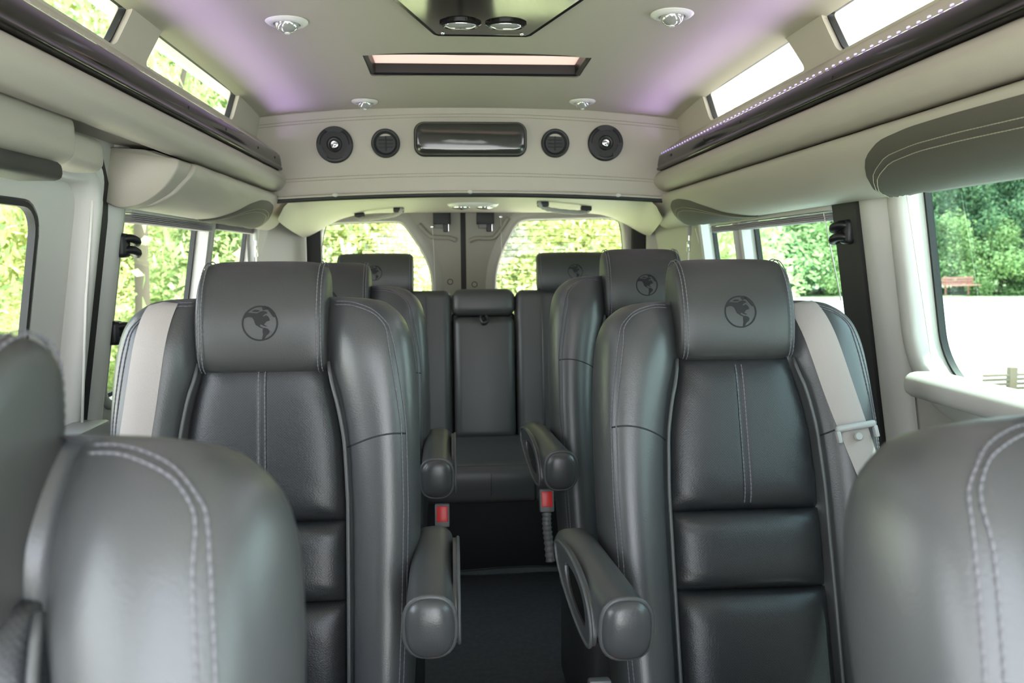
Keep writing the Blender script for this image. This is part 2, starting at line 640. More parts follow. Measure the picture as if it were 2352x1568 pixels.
    if belt:
        bp = spl(belt['path'], 6)
        rings = []
        for i, (h, xx) in enumerate(bp):
            xx = xx * -s
            h0_, x0_ = bp[max(0, i - 1)]
            h1_, x1_ = bp[min(len(bp) - 1, i + 1)]
            t = V((x1_ - x0_, h1_ - h0_))
            t.x *= -s
            t.normalize()
            nx, nh = -t.y, t.x
            hw = .0245
            L_, R_ = front(xx - nx * hw, h - nh * hw, -.0046), front(xx + nx * hw, h + nh * hw, -.0046)
            m_ = front(xx, h, -.005)
            dd = min(L_.y, R_.y, m_.y) if abs(L_.y - R_.y) > .06 else None
            if dd is not None:
                L_.y, R_.y = m_.y + (L_.y - m_.y) * .3, m_.y + (R_.y - m_.y) * .3
            rings.append([L_, m_ + V((0, -.0005, 0)), R_, R_ + V((0, .0015, 0)), m_ + V((0, .001, 0)), L_ + V((0, .0015, 0))])
        bl = B().loft(rings).build('seat_belt', WEB, c, angle=50, mtx=BM)
        gh, gx = belt['guide']
        p = front(gx * -s, gh, -.010)
        gm = M.Translation(p) @ M.Rotation(R(-8 * -s), 4, 'Y')
        g = B().box((0, 0, .004), (.074, .012, .012), .005, 3).box((-.034, 0, -.010), (.008, .011, .022), .003, 2).box((.034, 0, -.010), (.008, .011, .022), .003, 2)
        g = g.build('belt_guide', WEBP, bl, mtx=gm)
        B().lathe([(0, .004), (.006, .004), (.0075, .002), (.0075, -.002)], 16, axis_to((0, -1, 0), (0, -.002, -.014))).build('button', WEBP, bl, mtx=gm)
    return c


make_chair('captain_chair', 'x', .438, 1.36, .405, 16, -1, hz=.018, bdz=-.045,
           belt={'path': [(.655, .135), (.60, .145), (.52, .162), (.42, .187), (.31, .217), (.22, .238), (.16, .25)], 'guide': (.415, .188)})
make_chair('captain_chair', 'x', -.392, 1.385, .408, 8, 1, bdz=-.07,
           belt={'path': [(.655, .165), (.60, .172), (.52, .182), (.42, .197), (.31, .216), (.22, .232), (.16, .245)], 'guide': (.30, .216)})
make_chair('captain_chair', 'x', .440, 2.12, .432, 13, -1, hz=.012, adz=.014, bdz=.02)
make_chair('captain_chair', 'x', -.395, 2.10, .408, 11, 1, adz=.032, bdz=.02)
make_chair('captain_chair', 'x', .478, .365, .387, 21, -1, rz=R(6), hx=.026)
make_chair('captain_chair', 'x', -.446, .365, .387, 21, 1, rz=R(-6), hx=-.018, hz=.0, hy=-.028)
CH = [o for o in S.objects if o.name.startswith('captain_chair')]
for o, l in zip(CH, (
        'grey captain chair whose whole front shows, pale belt running down its right-hand bolster',
        'captain chair in grey leather beside the side door, grey belt hanging over its left-hand bolster',
        'grey captain chair half hidden behind the right middle one, red buckle at its side',
        'grey captain chair hidden behind the left middle one but for its bolster and armrest',
        'blurred nearest captain chair at right, only its grey shoulder showing',
        'blurred nearest captain chair at left, shiny pale shoulder and edge of a headrest showing')):
    o['label'] = l

# ------------------------------------------------------------------ rear bench
bench = thing('rear_bench', 'black leather bench seat across the back with two headrests and a fold-down middle panel', 'bench seat', (.045, 3.10, 0))
bz = M.Translation((0, .05, .43)) @ M.Rotation(-R(9), 4, 'X')


def pillow(x0, x1, h0, h1, d0, d1, r, nx=10, nh=12, puff=.012):
    b = B()
    b.box(((x0 + x1) / 2, (d0 + d1) / 2, (h0 + h1) / 2), (x1 - x0, d1 - d0, h1 - h0), r, 5)
    return b


pillow(-.80, -.125, 0, .585, -.06, .08, .032).build('back_section', GREYD, bench, angle=0, mtx=bz)
pillow(.122, .78, 0, .585, -.06, .08, .032).build('back_section', GREYD, bench, angle=0, mtx=bz)
pillow(-.124, .121, .485, .590, -.062, .08, .034).build('top_roll', GREYD, bench, angle=0, mtx=bz)
pillow(-.124, .121, -.02, .50, .01, .08, .01).build('back_shell', BLACK, bench, mtx=bz)
fp = pillow(-.118, .117, .012, .482, -.062, .03, .030).build('fold_down_panel', GREYD, bench, angle=0, mtx=bz)
B().tube(spl([(-.012, -.060, .475), (-.014, -.074, .47), (-.006, -.082, .452), (.008, -.080, .456), (.012, -.070, .468), (.006, -.06, .48)], 5), .006, 8, flat=2).build('pull_strap', BLACK, fp, angle=0)
for sx in (-1, 1):
    B().tube([(sx * .224, -.066, h) for h in (.03, .2, .4, .56)], .0035, 6).build('piping', PIPE, bench, angle=0, mtx=bz)
    hbp = [(d * .85, h * .82) for d, h in HRP]
    hb, P, dc, hc = headrest_mesh(.145, hbp)
    hm = bz @ M.Translation((-.413 if sx < 0 else .352, -.03, .575))
    hr = hb.build('headrest', GREYD, bench, angle=0, sub=1, mtx=hm)
    emblem(hr, bvh_of(hr), 0 if sx < 0 else 0, .072, .0292)
    for q in (-1, 1):
        beads([V((q * .132, dc + (d - dc) * 1.003 - .0008, hc + (h - hc) * 1.003)) for d, h in P[:32]], .0012, hr, mtx=None)
# cushion with a soft front roll, its seams, and the skirt under it
prof = [(.06, .36), (.06, .455), (-.10, .455), (-.28, .457), (-.375, .455), (-.408, .444), (-.425, .42), (-.422, .36), (-.41, .325), (-.34, .32)]
pp = spl([V(p) for p in prof], 4)


def bench_cushion(x0, x1):
    b = B()
    rs = []
    for x, sc in ((x0, .985), (x0 + .004, .995), (x0 + .012, 1), (x1 - .012, 1), (x1 - .004, .995), (x1, .985)):
        rs.append([V((x, -.18 + (p[0] + .18) * sc, .39 + (p[1] - .39) * sc)) for p in pp])
    return b.loft(rs)


bench_cushion(-.80, .147).build('seat_cushion', GREYD, bench, angle=60)
bench_cushion(.149, .78).build('seat_cushion', GREYD, bench, angle=60)
for o in (-.392, -.403):
    beads([(x / 20, o, .4515 if o > -.4 else .4475) for x in range(-12, 13)], .0011, bench, 'stitching', THREADD)
for o in (.138, .157):
    beads([(o, y, .4575) for y in (.02, -.1, -.2, -.3, -.37)], .0011, bench, 'stitching', THREADD)
B().tube([(.0, -.424, .425), (.0, -.4255, .40), (.0, -.423, .36), (.0, -.413, .33)], .0016, 6).build('seam', THREADD, bench, angle=0)


def sk(u, v):
    x = -.80 + 1.58 * u
    return V((x, -.36 + .16 * v ** 1.5 + .006 * sin(x * 9) * v, .325 - .318 * v + .012 * v * math.exp(-((x - .1) / .25) ** 2)))


B().grid(sk, 40, 14).build('skirt', SKIRT, bench, angle=0)
B().tube([sk(i / 30, 1) for i in range(31)], .004, 6).build('skirt_hem', PLAST, bench, angle=0)

# ------------------------------------------------------------------ van shell
def wx(z):
    return .872 - .155 * (z - .92)


def wallfn(s):
    return lambda y, z, k: V((s * (wx(z) + k), y, z))


fl = B().grid(lambda u, v: V((-1.04 + 2.08 * u, -.5 + 4.3 * v, .004 * noise.noise(V((u * 30, v * 60, 0))))), 60, 120)
struct(fl.build('floor', CARPET, angle=0))

LW2 = rrect(1.965, .80, 2.63, 1.34, .05)
LW3 = rrect(2.68, .86, 3.25, 1.34, .05)
LW0 = rrect(-.40, .86, .36, 1.32, .06)  # unseen front door window, added to bring sky light onto the nearest chairs
LW1 = rrect(.62, .74, 1.815, 1.305, (.06, .06, .07, .07))
RW1 = rrect(-.30, .872, 1.585, 1.36, (.10, .11, .06, .06), 10)  # lengthened forward out of view to let in more sky light
RW2 = rrect(1.872, .80, 2.52, 1.34, .05)
RW3 = rrect(2.59, .86, 2.93, 1.34, .05)


wl = B().plate([(-.5, -.05), (3.80, -.05), (3.80, 1.43), (-.5, 1.43)], [LW0, LW1, LW2, LW3], wallfn(-1), 0, .05)
wl.box((-.83, 3.38, 1.43), (.24, .86, .03))
struct(wl.build('wall_left', TRIMG))
wr = B().plate([(-.5, -.05), (3.80, -.05), (3.80, 1.43), (-.5, 1.43)], [RW1, RW2, RW3], wallfn(1), 0, .05)
wr.box((.83, 3.38, 1.43), (.24, .86, .03))
struct(wr.build('wall_right', TRIMG))


def window(n, path, fn, g, k=.043, gasket=.006, lip=None, lipm=None):
    """a pane with its rubber gasket and the moulded lip round its opening"""
    p = struct(B().plate([q for q in path], [], fn, k, k + .003).build('window_%d' % n, g, angle=30))
    B().ring(path, [(.004, k - .010), (-gasket, k - .010), (-gasket, k + .004), (.004, k + .004)], fn).build('gasket', RUBBER, p, angle=30)
    if lip:
        w, h = lip
        B().ring(path, [(-.004, .02), (-.003, -h * .6), (.006, -h), (w * .55, -h), (w * .85, -h * .7), (w, 0), (w, .01)], fn).build('window_frame', lipm or TRIM, p, angle=50)
    return p


window(1, rrect(.70, .84, 1.65, 1.243, (.05, .05, .06, .06)), wallfn(-1), GLASSC, .040, .010)
window(13, LW0, wallfn(-1), GLASSC, .040, .010)
window(2, LW2, wallfn(-1), GLASSC, .043, .010, (.020, .008), TRIMG)
window(3, LW3, wallfn(-1), GLASSC, .043, .010, (.022, .010))
window(4, RW1, wallfn(1), GLASST, .043, .006, (.062, .020), TRIM)
window(5, RW2, wallfn(1), GLASST, .043, .010, (.022, .012))
window(6, RW3, wallfn(1), GLASST, .043, .007, (.022, .012))

# pillars and mouldings of the side walls
f = wallfn(1)
struct(B().plate([(1.772, .30), (1.882, .30), (1.882, 1.40), (1.772, 1.40)], [], f, -.014, .01).build('trim_1', DARKP))
B1 = B()
B1.grid(lambda u, v: f(1.772 - .14 * u, .05 + 1.33 * v, -.004 - .016 * sin(pi * min(1, u * 1.15)) ** .8), 16, 20)
struct(B1.build('trim_2', TRIM, angle=0))
struct(B().box((.842, .66, .884), (.085, 1.78, .050), .022, 4).build('trim_3', TRIM))
f = wallfn(-1)
pl = B()
pl.grid(lambda u, v: f(1.876 + .088 * u, 1.40 * v, .004 - .020 * sin(pi * u) ** .7), 10, 20)
struct(pl.build('trim_4', TRIM, angle=0))
struct(B().grid(lambda u, v: f(2.632 + .046 * u, 1.36 * v, -.002 - .012 * sin(pi * u)), 10, 12).build('trim_5', TRIMG, angle=0))

# side door on the left with its deep window recess
rim = rrect(.64, .745, 1.795, 1.295, (.05, .05, .06, .06))
dp = B().plate(rrect(.50, .0, 1.822, 1.335, (.0, .01, .05, .0)), [rim], f, -.012, .004)
d1 = struct(dp.build('door_1', TRIM))
B().ring(rim, [(-.004, .034), (-.004, .0), (0, -.012), (.008, -.017), (.020, -.017), (.028, -.012)], f).build('door_rim', TRIM, d1, angle=50)
B().plate(rrect(.58, .70, 1.825, 1.315, .05), [rrect(.70, .84, 1.65, 1.243, (.05, .05, .06, .06))], f, .030, .036).build('door_panel', TRIM, d1)
B().box((-.853, 1.26, .755), (.075, 1.13, .075), .008, 2).build('door_ledge', WEBP, d1)
sl = [(1.824, .2), (1.824, 1.22), (1.815, 1.29), (1.79, 1.328), (1.74, 1.340), (1.50, 1.345), (1.50, 1.362), (1.76, 1.362), (1.825, 1.345), (1.862, 1.30), (1.878, 1.22), (1.878, .2)]
struct(B().plate(sl, [], f, -.004, .01).build('trim_6', RUBBER))

# high roof: upper side walls with their strip windows, then the headliner
UX = lambda z: .722 - (z - 1.54) * .20


def ufn(s):
    return lambda y, z, k: V((s * (UX(z) + k), y, z))


def roofwin(y0, y1, lean0, lean1):
    p = rrect(y0, 1.548, y1, 1.640, .016, 5)
    return [(y + (z - 1.548) * (lean0 if y < (y0 + y1) / 2 else lean1), z) for y, z in p]


UWR = [roofwin(1.845, 2.535, .85, .4), roofwin(.80, 1.69, .3, .55)]
UWL = [roofwin(1.86, 2.565, .75, .4), roofwin(.80, 1.705, .3, .65)]
n = 7
for s, holes, nm in ((1, UWR, 'wall_right_upper'), (-1, UWL, 'wall_left_upper')):
    b = B().plate([(-.5, 1.535), (2.93, 1.535), (2.93, 1.70), (-.5, 1.70)], holes, ufn(s), 0, .03)
    b.loft([[V((s * x, y, z)) for x, z in ((.723, 1.545), (.79, 1.47), (.86, 1.40), (.88, 1.42), (.80, 1.50), (.75, 1.56))] for y in (-.5, 2.93)])
    struct(b.build(nm, HEAD))
    for h in holes:
        window(n, h, ufn(s), GLASSC, .022, .004)
        n += 1


def ceil_z(x, y):
    zc = 1.667 - .024 * max(0, (y - 2.35) / .53) ** 1.6 if y > 2.35 else 1.667
    return zc - .020 * (abs(x) / .69) ** 2 - .010 * max(0, (abs(x) - .55) / .14) ** 2


SX0, SX1, SY0, SY1 = -.300, .305, 2.245, 2.478
xs = [-.715 + .415 * i / 10 for i in range(10)] + [SX0 + (SX1 - SX0) * i / 24 for i in range(25)] + [SX1 + (.715 - SX1) * i / 10 for i in range(1, 11)]
ys = [-.5 + (SY0 + .5) * i / 24 for i in range(24)] + [SY0, (SY0 + SY1) / 2, SY1] + [SY1 + (2.90 - SY1) * i / 8 for i in range(1, 9)]
iy0, ix0, ix1 = ys.index(SY0), 10, 34


def cv(up):
    out = []
    for i, x in enumerate(xs):
        for j, y in enumerate(ys):
            yy = y
            if j == iy0 and ix0 < i < ix1:
                q = (x - SX0) / (SX1 - SX0)
                yy = y - .010 * sin(q * pi) + .012 * math.exp(-((q - .45) / .14) ** 2)
            out.append(V((x, yy, ceil_z(x, y) + up)))
    return out


ny = len(ys)
b = B()
fs = []
for i in range(len(xs) - 1):
    for j in range(ny - 1):
        if ix0 <= i < ix1 and iy0 <= j < iy0 + 2:
            continue
        a = i * ny + j
        fs.append((a, a + 1, a + ny + 1, a + ny))
b.add(cv(0), fs)
struct(b.build('ceiling', HEAD, angle=0))
ro = B()
ro.add([V((x, y, 1.71)) for x in xs for y in ys], fs)
for sx in (-1, 1):
    ro.box((sx * .775, 1.2, 1.69), (.10, 3.5, .045), .012, 2)  # unseen lips added to keep direct sun out of the roof windows
struct(ro.build('ceiling_outer_sun_lips', TRIM, angle=0))
sr = thing('sunroof', 'sunroof hatch with a dark frame and pale shade in the middle of the ceiling', 'sunroof', ((SX0 + SX1) / 2, (SY0 + SY1) / 2, 1.665))
hw_, hd_ = (SX1 - SX0) / 2, (SY1 - SY0) / 2
fn_ = lambda a, b_, k: V((a, b_, k))
B().ring(rrect(-hw_ + .002, -hd_ - .015, hw_ - .002, hd_ - .002, .012), [(.012, .002), (-.002, -.001), (-.010, .004), (-.011, .034), (.02, .034)], fn_).build('frame', BPLAST, sr)
B().plate(rrect(-hw_, -hd_ - .02, hw_, hd_, .01), [], fn_, .030, .033).build('shade', SHADE, sr)

# ------------------------------------------------------------------ overhead console and dome lamps
def cz(x, y):
    return ceil_z(x, y)


con = thing('overhead_console', 'glossy black tapered console with two oval reading lamps on the ceiling', 'console', (0, 1.70, 1.66))
oc = [(-.098, .282), (.106, .282), (.118, .270), (.205, -.02), (.205, -.45), (-.195, -.45), (-.195, -.02), (-.110, .270)]
B().plate(oc, [], lambda a, b_, k: V((a, b_, k)), .004, -.012).build('panel', GLOSSB, con)
B().ring(oc, [(.004, .004), (.004, -.010), (-.002, -.014), (-.008, -.012)], lambda a, b_, k: V((a, b_, k))).build('edge_trim', GLOSSB, con)
for x in (-.048, .052):
    mm = M.Translation((x, .18, -.012)) @ M.Diagonal((1, .75, -1, 1))
    lp = B().lathe([(.046, -.002), (.046, .004), (.040, .007), (.037, .004)], 32).build('reading_lamp', GLOSSB, con, mtx=mm)
    B().lathe([(.036, .002), (.034, .007), (.024, .011), (.010, .0125)], 32).build('lens', LENS, lp)
for x in (-.088, .094):
    B().lathe([(.005, 0), (.005, .001), (.0035, .003)], 12).build('screw', CHROME, con, mtx=M.Translation((x, .262, -.012)) @ M.Diagonal((1, 1, -1, 1)))
for x, y, rr_, l in ((-.432, 1.925, .047, 'round ceiling dome lamp above the left chairs, larger of the two at left'), (.412, 1.832, .047, 'round ceiling dome lamp near the right roof windows, larger of the two at right'),
                     (-.350, 2.775, .043, 'small round dome lamp over the left speaker, by the rear panel'), (.360, 2.755, .043, 'small round dome lamp over the right speaker, by the rear panel')):
    dl = thing('dome_lamp', l, 'ceiling lamp', (x, y, cz(x, y)), 'ceiling dome lamps')
    fm = M.Diagonal((1, 1, -1, 1))
    B().lathe([(rr_, -.001), (rr_, .002), (rr_ * .9, .006), (rr_ * .72, .0085), (rr_ * .62, .007), (rr_ * .58, .001)], 40).build('bezel', LAMPW, dl, mtx=fm)
    B().lathe([(rr_ * .57, .001), (rr_ * .56, .008), (rr_ * .46, .017), (rr_ * .28, .023), (rr_ * .08, .025)], 32).build('lens', LENS, dl, mtx=fm)
    B().lathe([(rr_ * .13, .024), (rr_ * .12, .027), (rr_ * .05, .028)], 16).build('switch', LAMPW, dl, mtx=fm)

# ------------------------------------------------------------------ light rails, padded rolls and valances
sprof = [(.652, 1.488), (.648, 1.484), (.645, 1.470), (.643, 1.452), (.644, 1.446), (.6405, 1.443), (.640, 1.438), (.644, 1.434), (.652, 1.433), (.675, 1.436), (.675, 1.486)]
rprof = spl([V(p) for p in ((.672, 1.4315), (.652, 1.4305), (.637, 1.419), (.631, 1.400), (.640, 1.378), (.662, 1.364), (.69, 1.364))], 5) + [V((.71, 1.40)), V((.70, 1.4305))]
vprof = spl([V(p) for p in ((.680, 1.359), (.664, 1.355), (.658, 1.343), (.668, 1.318), (.692, 1.288), (.722, 1.264), (.752, 1.251), (.785, 1.248), (.815, 1.262))], 6)


def vpt(t):
    q = t * (len(vprof) - 1)
    i = min(int(q), len(vprof) - 2)
    return vprof[i].lerp(vprof[i + 1], q - i)


def valance(name, lab, s, y0, y1, g, inserts, slant0=0., slant1=.38, dx=0.):
    o = thing(name, lab, 'padded trim', (s * .75, (y0 + y1) / 2, 1.25), g)
    inv = o.matrix_basis.inverted()
    inv = M.Translation(-V(o.location))
    back = [V((.84, 1.29)), V((.83, 1.38)), V((.72, 1.372))]
    rings = []
    N_ = 40
    c0 = V((.745, 1.31))
    for i in range(-2, N_ + 3):
        t = min(1, max(0, i / N_))
        sc = {-2: .955, -1: .985, N_ + 1: .985, N_ + 2: .955}.get(i, 1)
        yy = y0 + (y1 - y0) * t + (-.010 if i == -2 else -.006 if i == -1 else .006 if i == N_ + 1 else .010 if i == N_ + 2 else 0)
        ring = []
        for k, p in enumerate(vprof + back):
            u = min(1, k / (len(vprof) - 1))
            sl_ = slant0 * u * (1 - t) + slant1 * u * (t ** 5 if slant1 > 0 else t)
            w = .0018 * noise.noise(V((yy * 9, k * .22, s * 3))) if k < len(vprof) else 0
            q = c0 + (p - c0) * sc
            ring.append(V((s * (q.x + w + dx), yy + sl_, q.y)))
        rings.append(ring)
    B().loft(rings).build('pad', VINYL, o, angle=0, mtx=inv)
    for ys_, ts_ in inserts:
        f1 = smooth_table(list(zip(ys_, ts_)))
        ya, yb = ys_[0], ys_[-1]

        def ins(u, v, off=.0035):
            y = ya + (yb - ya) * u
            t0 = f1(y)
            t = t0 + (1.0 - t0) * v
            p = vpt(t)
            a, b2 = vpt(max(0, t - .02)), vpt(min(1, t + .02))
            d = (b2 - a).normalized()
            nrm = V((-d.y, d.x)) if True else None
            if nrm.x > 0:
                nrm = -nrm
            e = off * min(1, v * 14) * min(1, u * 40, (1 - u) * 40)
            q = p + nrm * (e + .0008)
            return V((s * q.x, y, q.y))
        gi = B().grid(ins, 60, 16).build('leather_insert', INSERT, o, angle=0, mtx=inv)
        for dv in (.16, .22):
            pts = [ins(.02 + .96 * i / 50, dv, .0042) for i in range(51)]
            beads(pts, .0010, gi, 'stitching', INTHR)
    return o


IR1 = ([2.14, 2.22, 2.34, 2.46, 2.58, 2.68, 2.76, 2.83, 2.87, 2.895], [.985, .90, .70, .52, .40, .345, .35, .43, .60, .98])
IR2 = ([.35, .45, .60, .80, 1.0, 1.18, 1.30, 1.40, 1.48, 1.54, 1.575], [.98, .70, .45, .34, .29, .28, .285, .32, .43, .62, .98])
IL1 = ([2.27, 2.36, 2.46, 2.56, 2.66, 2.76, 2.85, 2.92, 2.96, 2.985], [.985, .86, .62, .44, .36, .345, .38, .50, .66, .98])
valance('padded_valance', 'beige padded valance over the right windows with two dark scalloped inserts', 1, -.45, 2.92, 'window valances', [IR1, IR2])
valance('padded_valance', 'beige padded valance over the left rear windows with one dark scalloped insert', -1, 2.01, 2.92, 'window valances', [IL1], slant0=-.12)
valance('padded_valance', 'short beige pad above the left pillar hooks, between the door pad and the long valance', -1, 1.90, 1.995, 'window valances', [], slant0=-.03, slant1=-.115, dx=.010)
for s, side in ((1, 'right'), (-1, 'left')):
    o = thing('padded_roll', 'long beige padded roll under the %s gloss black light rail' % side, 'padded trim', (s * .66, 1.2, 1.365), 'padded rolls')
    inv = M.Translation(-V(o.location))
    rg = []
    cc = V((.668, 1.40))
    for y, sc in [(-.45 + 3.31 * i / 40, 1) for i in range(41)] + [(2.885, .985), (2.905, .93), (2.918, .82), (2.926, .6)]:
        rg.append([V((s * (cc.x + (p.x - cc.x) * sc + .0016 * noise.noise(V((y * 14, k * .4, s)))), y, cc.y + (p.y - cc.y) * sc)) for k, p in enumerate(rprof)])
    B().loft(rg).build('pad', VINYL, o, angle=60, mtx=inv)
    o = thing('light_rail', '%s ceiling light rail, gloss black strip with violet lights along its top' % side, 'light rail', (s * .66, 1.2, 1.44), 'light rails')
    inv = M.Translation(-V(o.location))
    B().loft([[V((s * x, y, z)) for x, z in sprof] for y in (-.45, 2.93)]).build('gloss_strip', GLOSSB, o, angle=60, mtx=inv)
    cp = spl([V(p) for p in ((.653, 1.486), (.656, 1.492), (.664, 1.497), (.690, 1.517), (.716, 1.538), (.726, 1.546))], 4)
    B().loft([[V((s * p.x, y, p.y)) for p in cp] + [V((s * .74, y, 1.53)), V((s * .68, y, 1.48))] for y in (-.45, 2.925)]).build('cove', HEAD, o, angle=60, mtx=inv)
    lb = B()
    for i in range(96):
        lb.box((s * (.6565 if s > 0 else .664), .15 + i * .029, 1.4935 if s > 0 else 1.495), (.003, .006, .003))
    ls = lb.build('led_strip', LED, o, mtx=inv)
    ls['kind'] = 'stuff'
    for y in ((1.05, 1.55, 2.05, 2.35, 2.70) if s > 0 else (1.9, 2.2, 2.55, 2.78)):
        B().lathe([(.004, 0), (.004, .001), (.002, .002)], 10).build('screw', BPLAST, o, mtx=inv @ axis_to((-s, 0, 0), (s * .6448, y, 1.466)))
    ld = bpy.data.lights.new('cove_light', 'AREA')
    ld.shape = 'RECTANGLE'
    ld.size, ld.size_y = .012, 2.9
    ld.energy = .75
    ld.color = (.60, .42, 1.0)
    ld.spread = R(88)
    lo = bpy.data.objects.new('cove_light', ld)
    COL.objects.link(lo)
    lo.parent = o
    lo.location = V((s * .668, 1.40, 1.512)) - V(o.location)
    lo.rotation_euler = (0, R(180 - s * 38), 0)

struct(B().box((-.755, .70, 1.392), (.15, 2.5, .016)).build('trim_15', VINYL))
o = thing('overhead_pad', 'large beige padded box over the left side door, dark slot beneath it', 'padded trim', (-.751, .94, 1.29))
B().box((0, 0, .052), (.094, 1.11, .098), .034, 6).build('pad', VINYL, o, angle=0)
B().box((.0, -.02, -.010), (.080, 1.04, .032), .012, 3).build('slot', DARKP, o)
o = tag(B().box((-.762, 1.572, 1.330), (.075, .15, .066), .022, 5).build('door_header_pad', VINYL, angle=0), 'small beige pad above the left side door, beyond the big padded box', 'padded trim')

# ------------------------------------------------------------------ rear speaker panel
YP = 2.872
ztop = lambda x: 1.650 - .040 * (abs(x) / .69) ** 2
zbot = lambda x: 1.366 - .019 * (abs(x) / .64) ** 2


def rp(u, v, dy=0.):
    t = 2 * u - 1
    w = .74
    x = t * w
    z = zbot(x) + (ztop(x) - zbot(x)) * v
    return V((x, YP + dy + .006 * (1 - v), z))


b = B().grid(rp, 40, 10)
b.loft([[rp(i / 30, 1, d) + V((0, 0, z)) for i in range(31)] for d, z in ((0, 0), (.03, .04), (.05, .06))], cap=False, closed=False)
pw_ = struct(b.build('wall_rear', VINYL, angle=0))
for v in (.87, .905, .175, .21):
    beads([rp(.005 + .99 * i / 60, v + (.0 if v < .5 else 0), -.0006) for i in range(61)], .0011, pw_, 'stitching', INTHR, pitch=.010)
b = B().tube([rp(i / 40, 0, -.004) + V((0, 0, -.004)) for i in range(41)], .0045, 8)
struct(b.build('trim_7', VINYL, angle=0))
struct(B().tube([rp(i / 40, 0, .010) + V((0, 0, -.012)) for i in range(41)], .009, 8).build('trim_8', RUBBER, angle=0))
for px in (770, 1080, 1420):
    p = at(px, 440, y=YP)
    o = tag(B().lathe([(.009, -.002), (.009, .002), (.006, .004)], 16, axis_to((0, -.5, -1), (p.x, YP - .002, zbot(p.x) - .004))).build('push_clip', TRIM),
            'small pale push clip under the rear speaker panel, %s' % {770: 'left of the three', 1080: 'middle of the three', 1420: 'right of the three'}[px], 'clip', 'push clips')
for x, z, l in ((-.463, 1.519, 'round black speaker at the left end of the rear panel'), (.458, 1.527, 'round black speaker at the right end of the rear panel')):
    o = thing('speaker', l, 'speaker', (x, YP, z), 'rear panel speakers')
    A = axis_to((0, -1, 0), (0, 0, 0))
    B().lathe([(.061, -.004), (.061, .006), (.057, .011), (.050, .012), (.047, .008)], 40).build('rim', BPLAST, o, mtx=A)
    B().lathe([(.048, .009), (.044, .004), (.030, -.004), (.018, -.002)], 40).build('cone', RUBBER, o, mtx=A)
    for k in range(3):
        a = R(90 + 120 * k)
        t0, t1 = a - R(33), a + R(33)
        arc = [(.059 * cos(t0 + (t1 - t0) * i / 10), .059 * sin(t0 + (t1 - t0) * i / 10)) for i in range(11)] + [(.042 * cos(t1 - (t1 - t0) * .12 - (t1 - t0) * .76 * i / 8), .042 * sin(t1 - (t1 - t0) * .12 - (t1 - t0) * .76 * i / 8)) for i in range(9)]
        B().plate(arc, [], lambda a_, b_, k_: V((a_, b_, k_)), .010, .014).build('grille_lobe', PLAST, o, mtx=A)
    B().lathe([(.026, -.003), (.026, .010), (.022, .013), (.017, .012), (.012, .006)], 32).build('tweeter', BPLAST, o, mtx=A)
    B().lathe([(.0125, .008), (.0125, .012), (.0105, .0135), (.009, .011), (.006, .013), (.002, .0145)], 24).build('dust_cap', CHROME, o, mtx=A)
for x, z, l in ((-.293, 1.524, 'round black air vent left of the smoked cover'), (.284, 1.526, 'round black air vent right of the smoked cover')):
    o = thing('air_vent', l, 'air vent', (x, YP, z), 'rear panel vents')
    A = axis_to((0, -1, 0), (0, 0, 0))
    B().lathe([(.0485, -.002), (.0485, .006), (.045, .010), (.040, .009), (.028, -.008), (.025, -.012)], 40).build('bezel', PLAST, o, mtx=A)
    B().lathe([(.026, -.010), (.026, -.009)], 32).build('duct', RUBBER, o, mtx=A)
    for k in (-.012, 0, .012):
        B().box((0, k, -.004), (.048, .0035, .007), .001, 1).build('louver', BPLAST, o, mtx=A)
    B().box((0, 0, -.001), (.004, .048, .005), .001, 1).build('louver_bar', BPLAST, o, mtx=A)
o = thing('smoked_cover', 'wide smoked plastic cover with rounded corners in the middle of the rear panel', 'cover', (-.006, YP, 1.538))
rs = []
for ins_, d in ((0, .004), (0, -.020), (.003, -.030), (.009, -.036), (.018, -.038)):
    rs.append([V((a, d, b_)) for a, b_ in rrect(-.187 + ins_, -.053 + ins_, .187 - ins_, .053 - ins_, .030 - ins_ * .6, 8)])
B().loft(rs).build('lens', SMOKE, o, angle=50)
B().ring(rrect(-.187, -.053, .187, .053, .030, 8), [(.005, .003), (.005, -.004), (0, -.008), (-.002, -.004)], lambda a, b_, k: V((a, k, b_))).build('seal', RUBBER, o)

# ------------------------------------------------------------------ low rear headliner, rear pillars, rear doors
XR = .045
zr = smooth_table([(0, 1.338), (.45, 1.336), (.54, 1.328), (.60, 1.312), (.66, 1.283), (.71, 1.252), (.76, 1.228)])
zf = smooth_table([(0, 1.352), (.60, 1.336), (.64, 1.328), (.655, 1.30), (.665, 1.25)])


def hdr(u, v):
    t = 2 * u - 1
    w = .665 + (.765 - .665) * v
    x = t * w
    e = v ** .7
    z = zf(abs(t) * .665) * (1 - e) + zr(abs(t) * .765) * e
    return V((x + XR * v, 2.885 + .80 * v, z))


hb_ = B().grid(hdr, 60, 16)
hb_.loft([[hdr(i / 60, 1) + V((0, d, z)) for i in range(61)] for d, z in ((0, 0), (.006, .004), (.006, .06))], cap=False, closed=False)
hb_.box((0, 3.37, 1.445), (1.75, .86, .02))
struct(hb_.build('trim_9', VINYL, angle=0))
for s in (-1, 1):
    pts = spl([V(p) for p in ((.868, 3.22), (.860, 3.40), (.835, 3.52), (.795, 3.61), (.760, 3.645), (.748, 3.665), (.76, 3.70))], 6)
    b = B().loft([[V((s * p.x + XR * (p.y - 2.9) / .8, p.y, z)) for p in pts] for z in (0, .5, .9, 1.2, 1.42)], cap=False, closed=False)
    struct(b.build('trim_%d' % (10 if s < 0 else 11), TRIMG, angle=0))
    b = B().box((s * .76 + XR, 3.725, .68), (.13, .03, 1.42))
    struct(b.build('trim_%d' % (12 if s < 0 else 13), RUBBER))
YD = 3.75
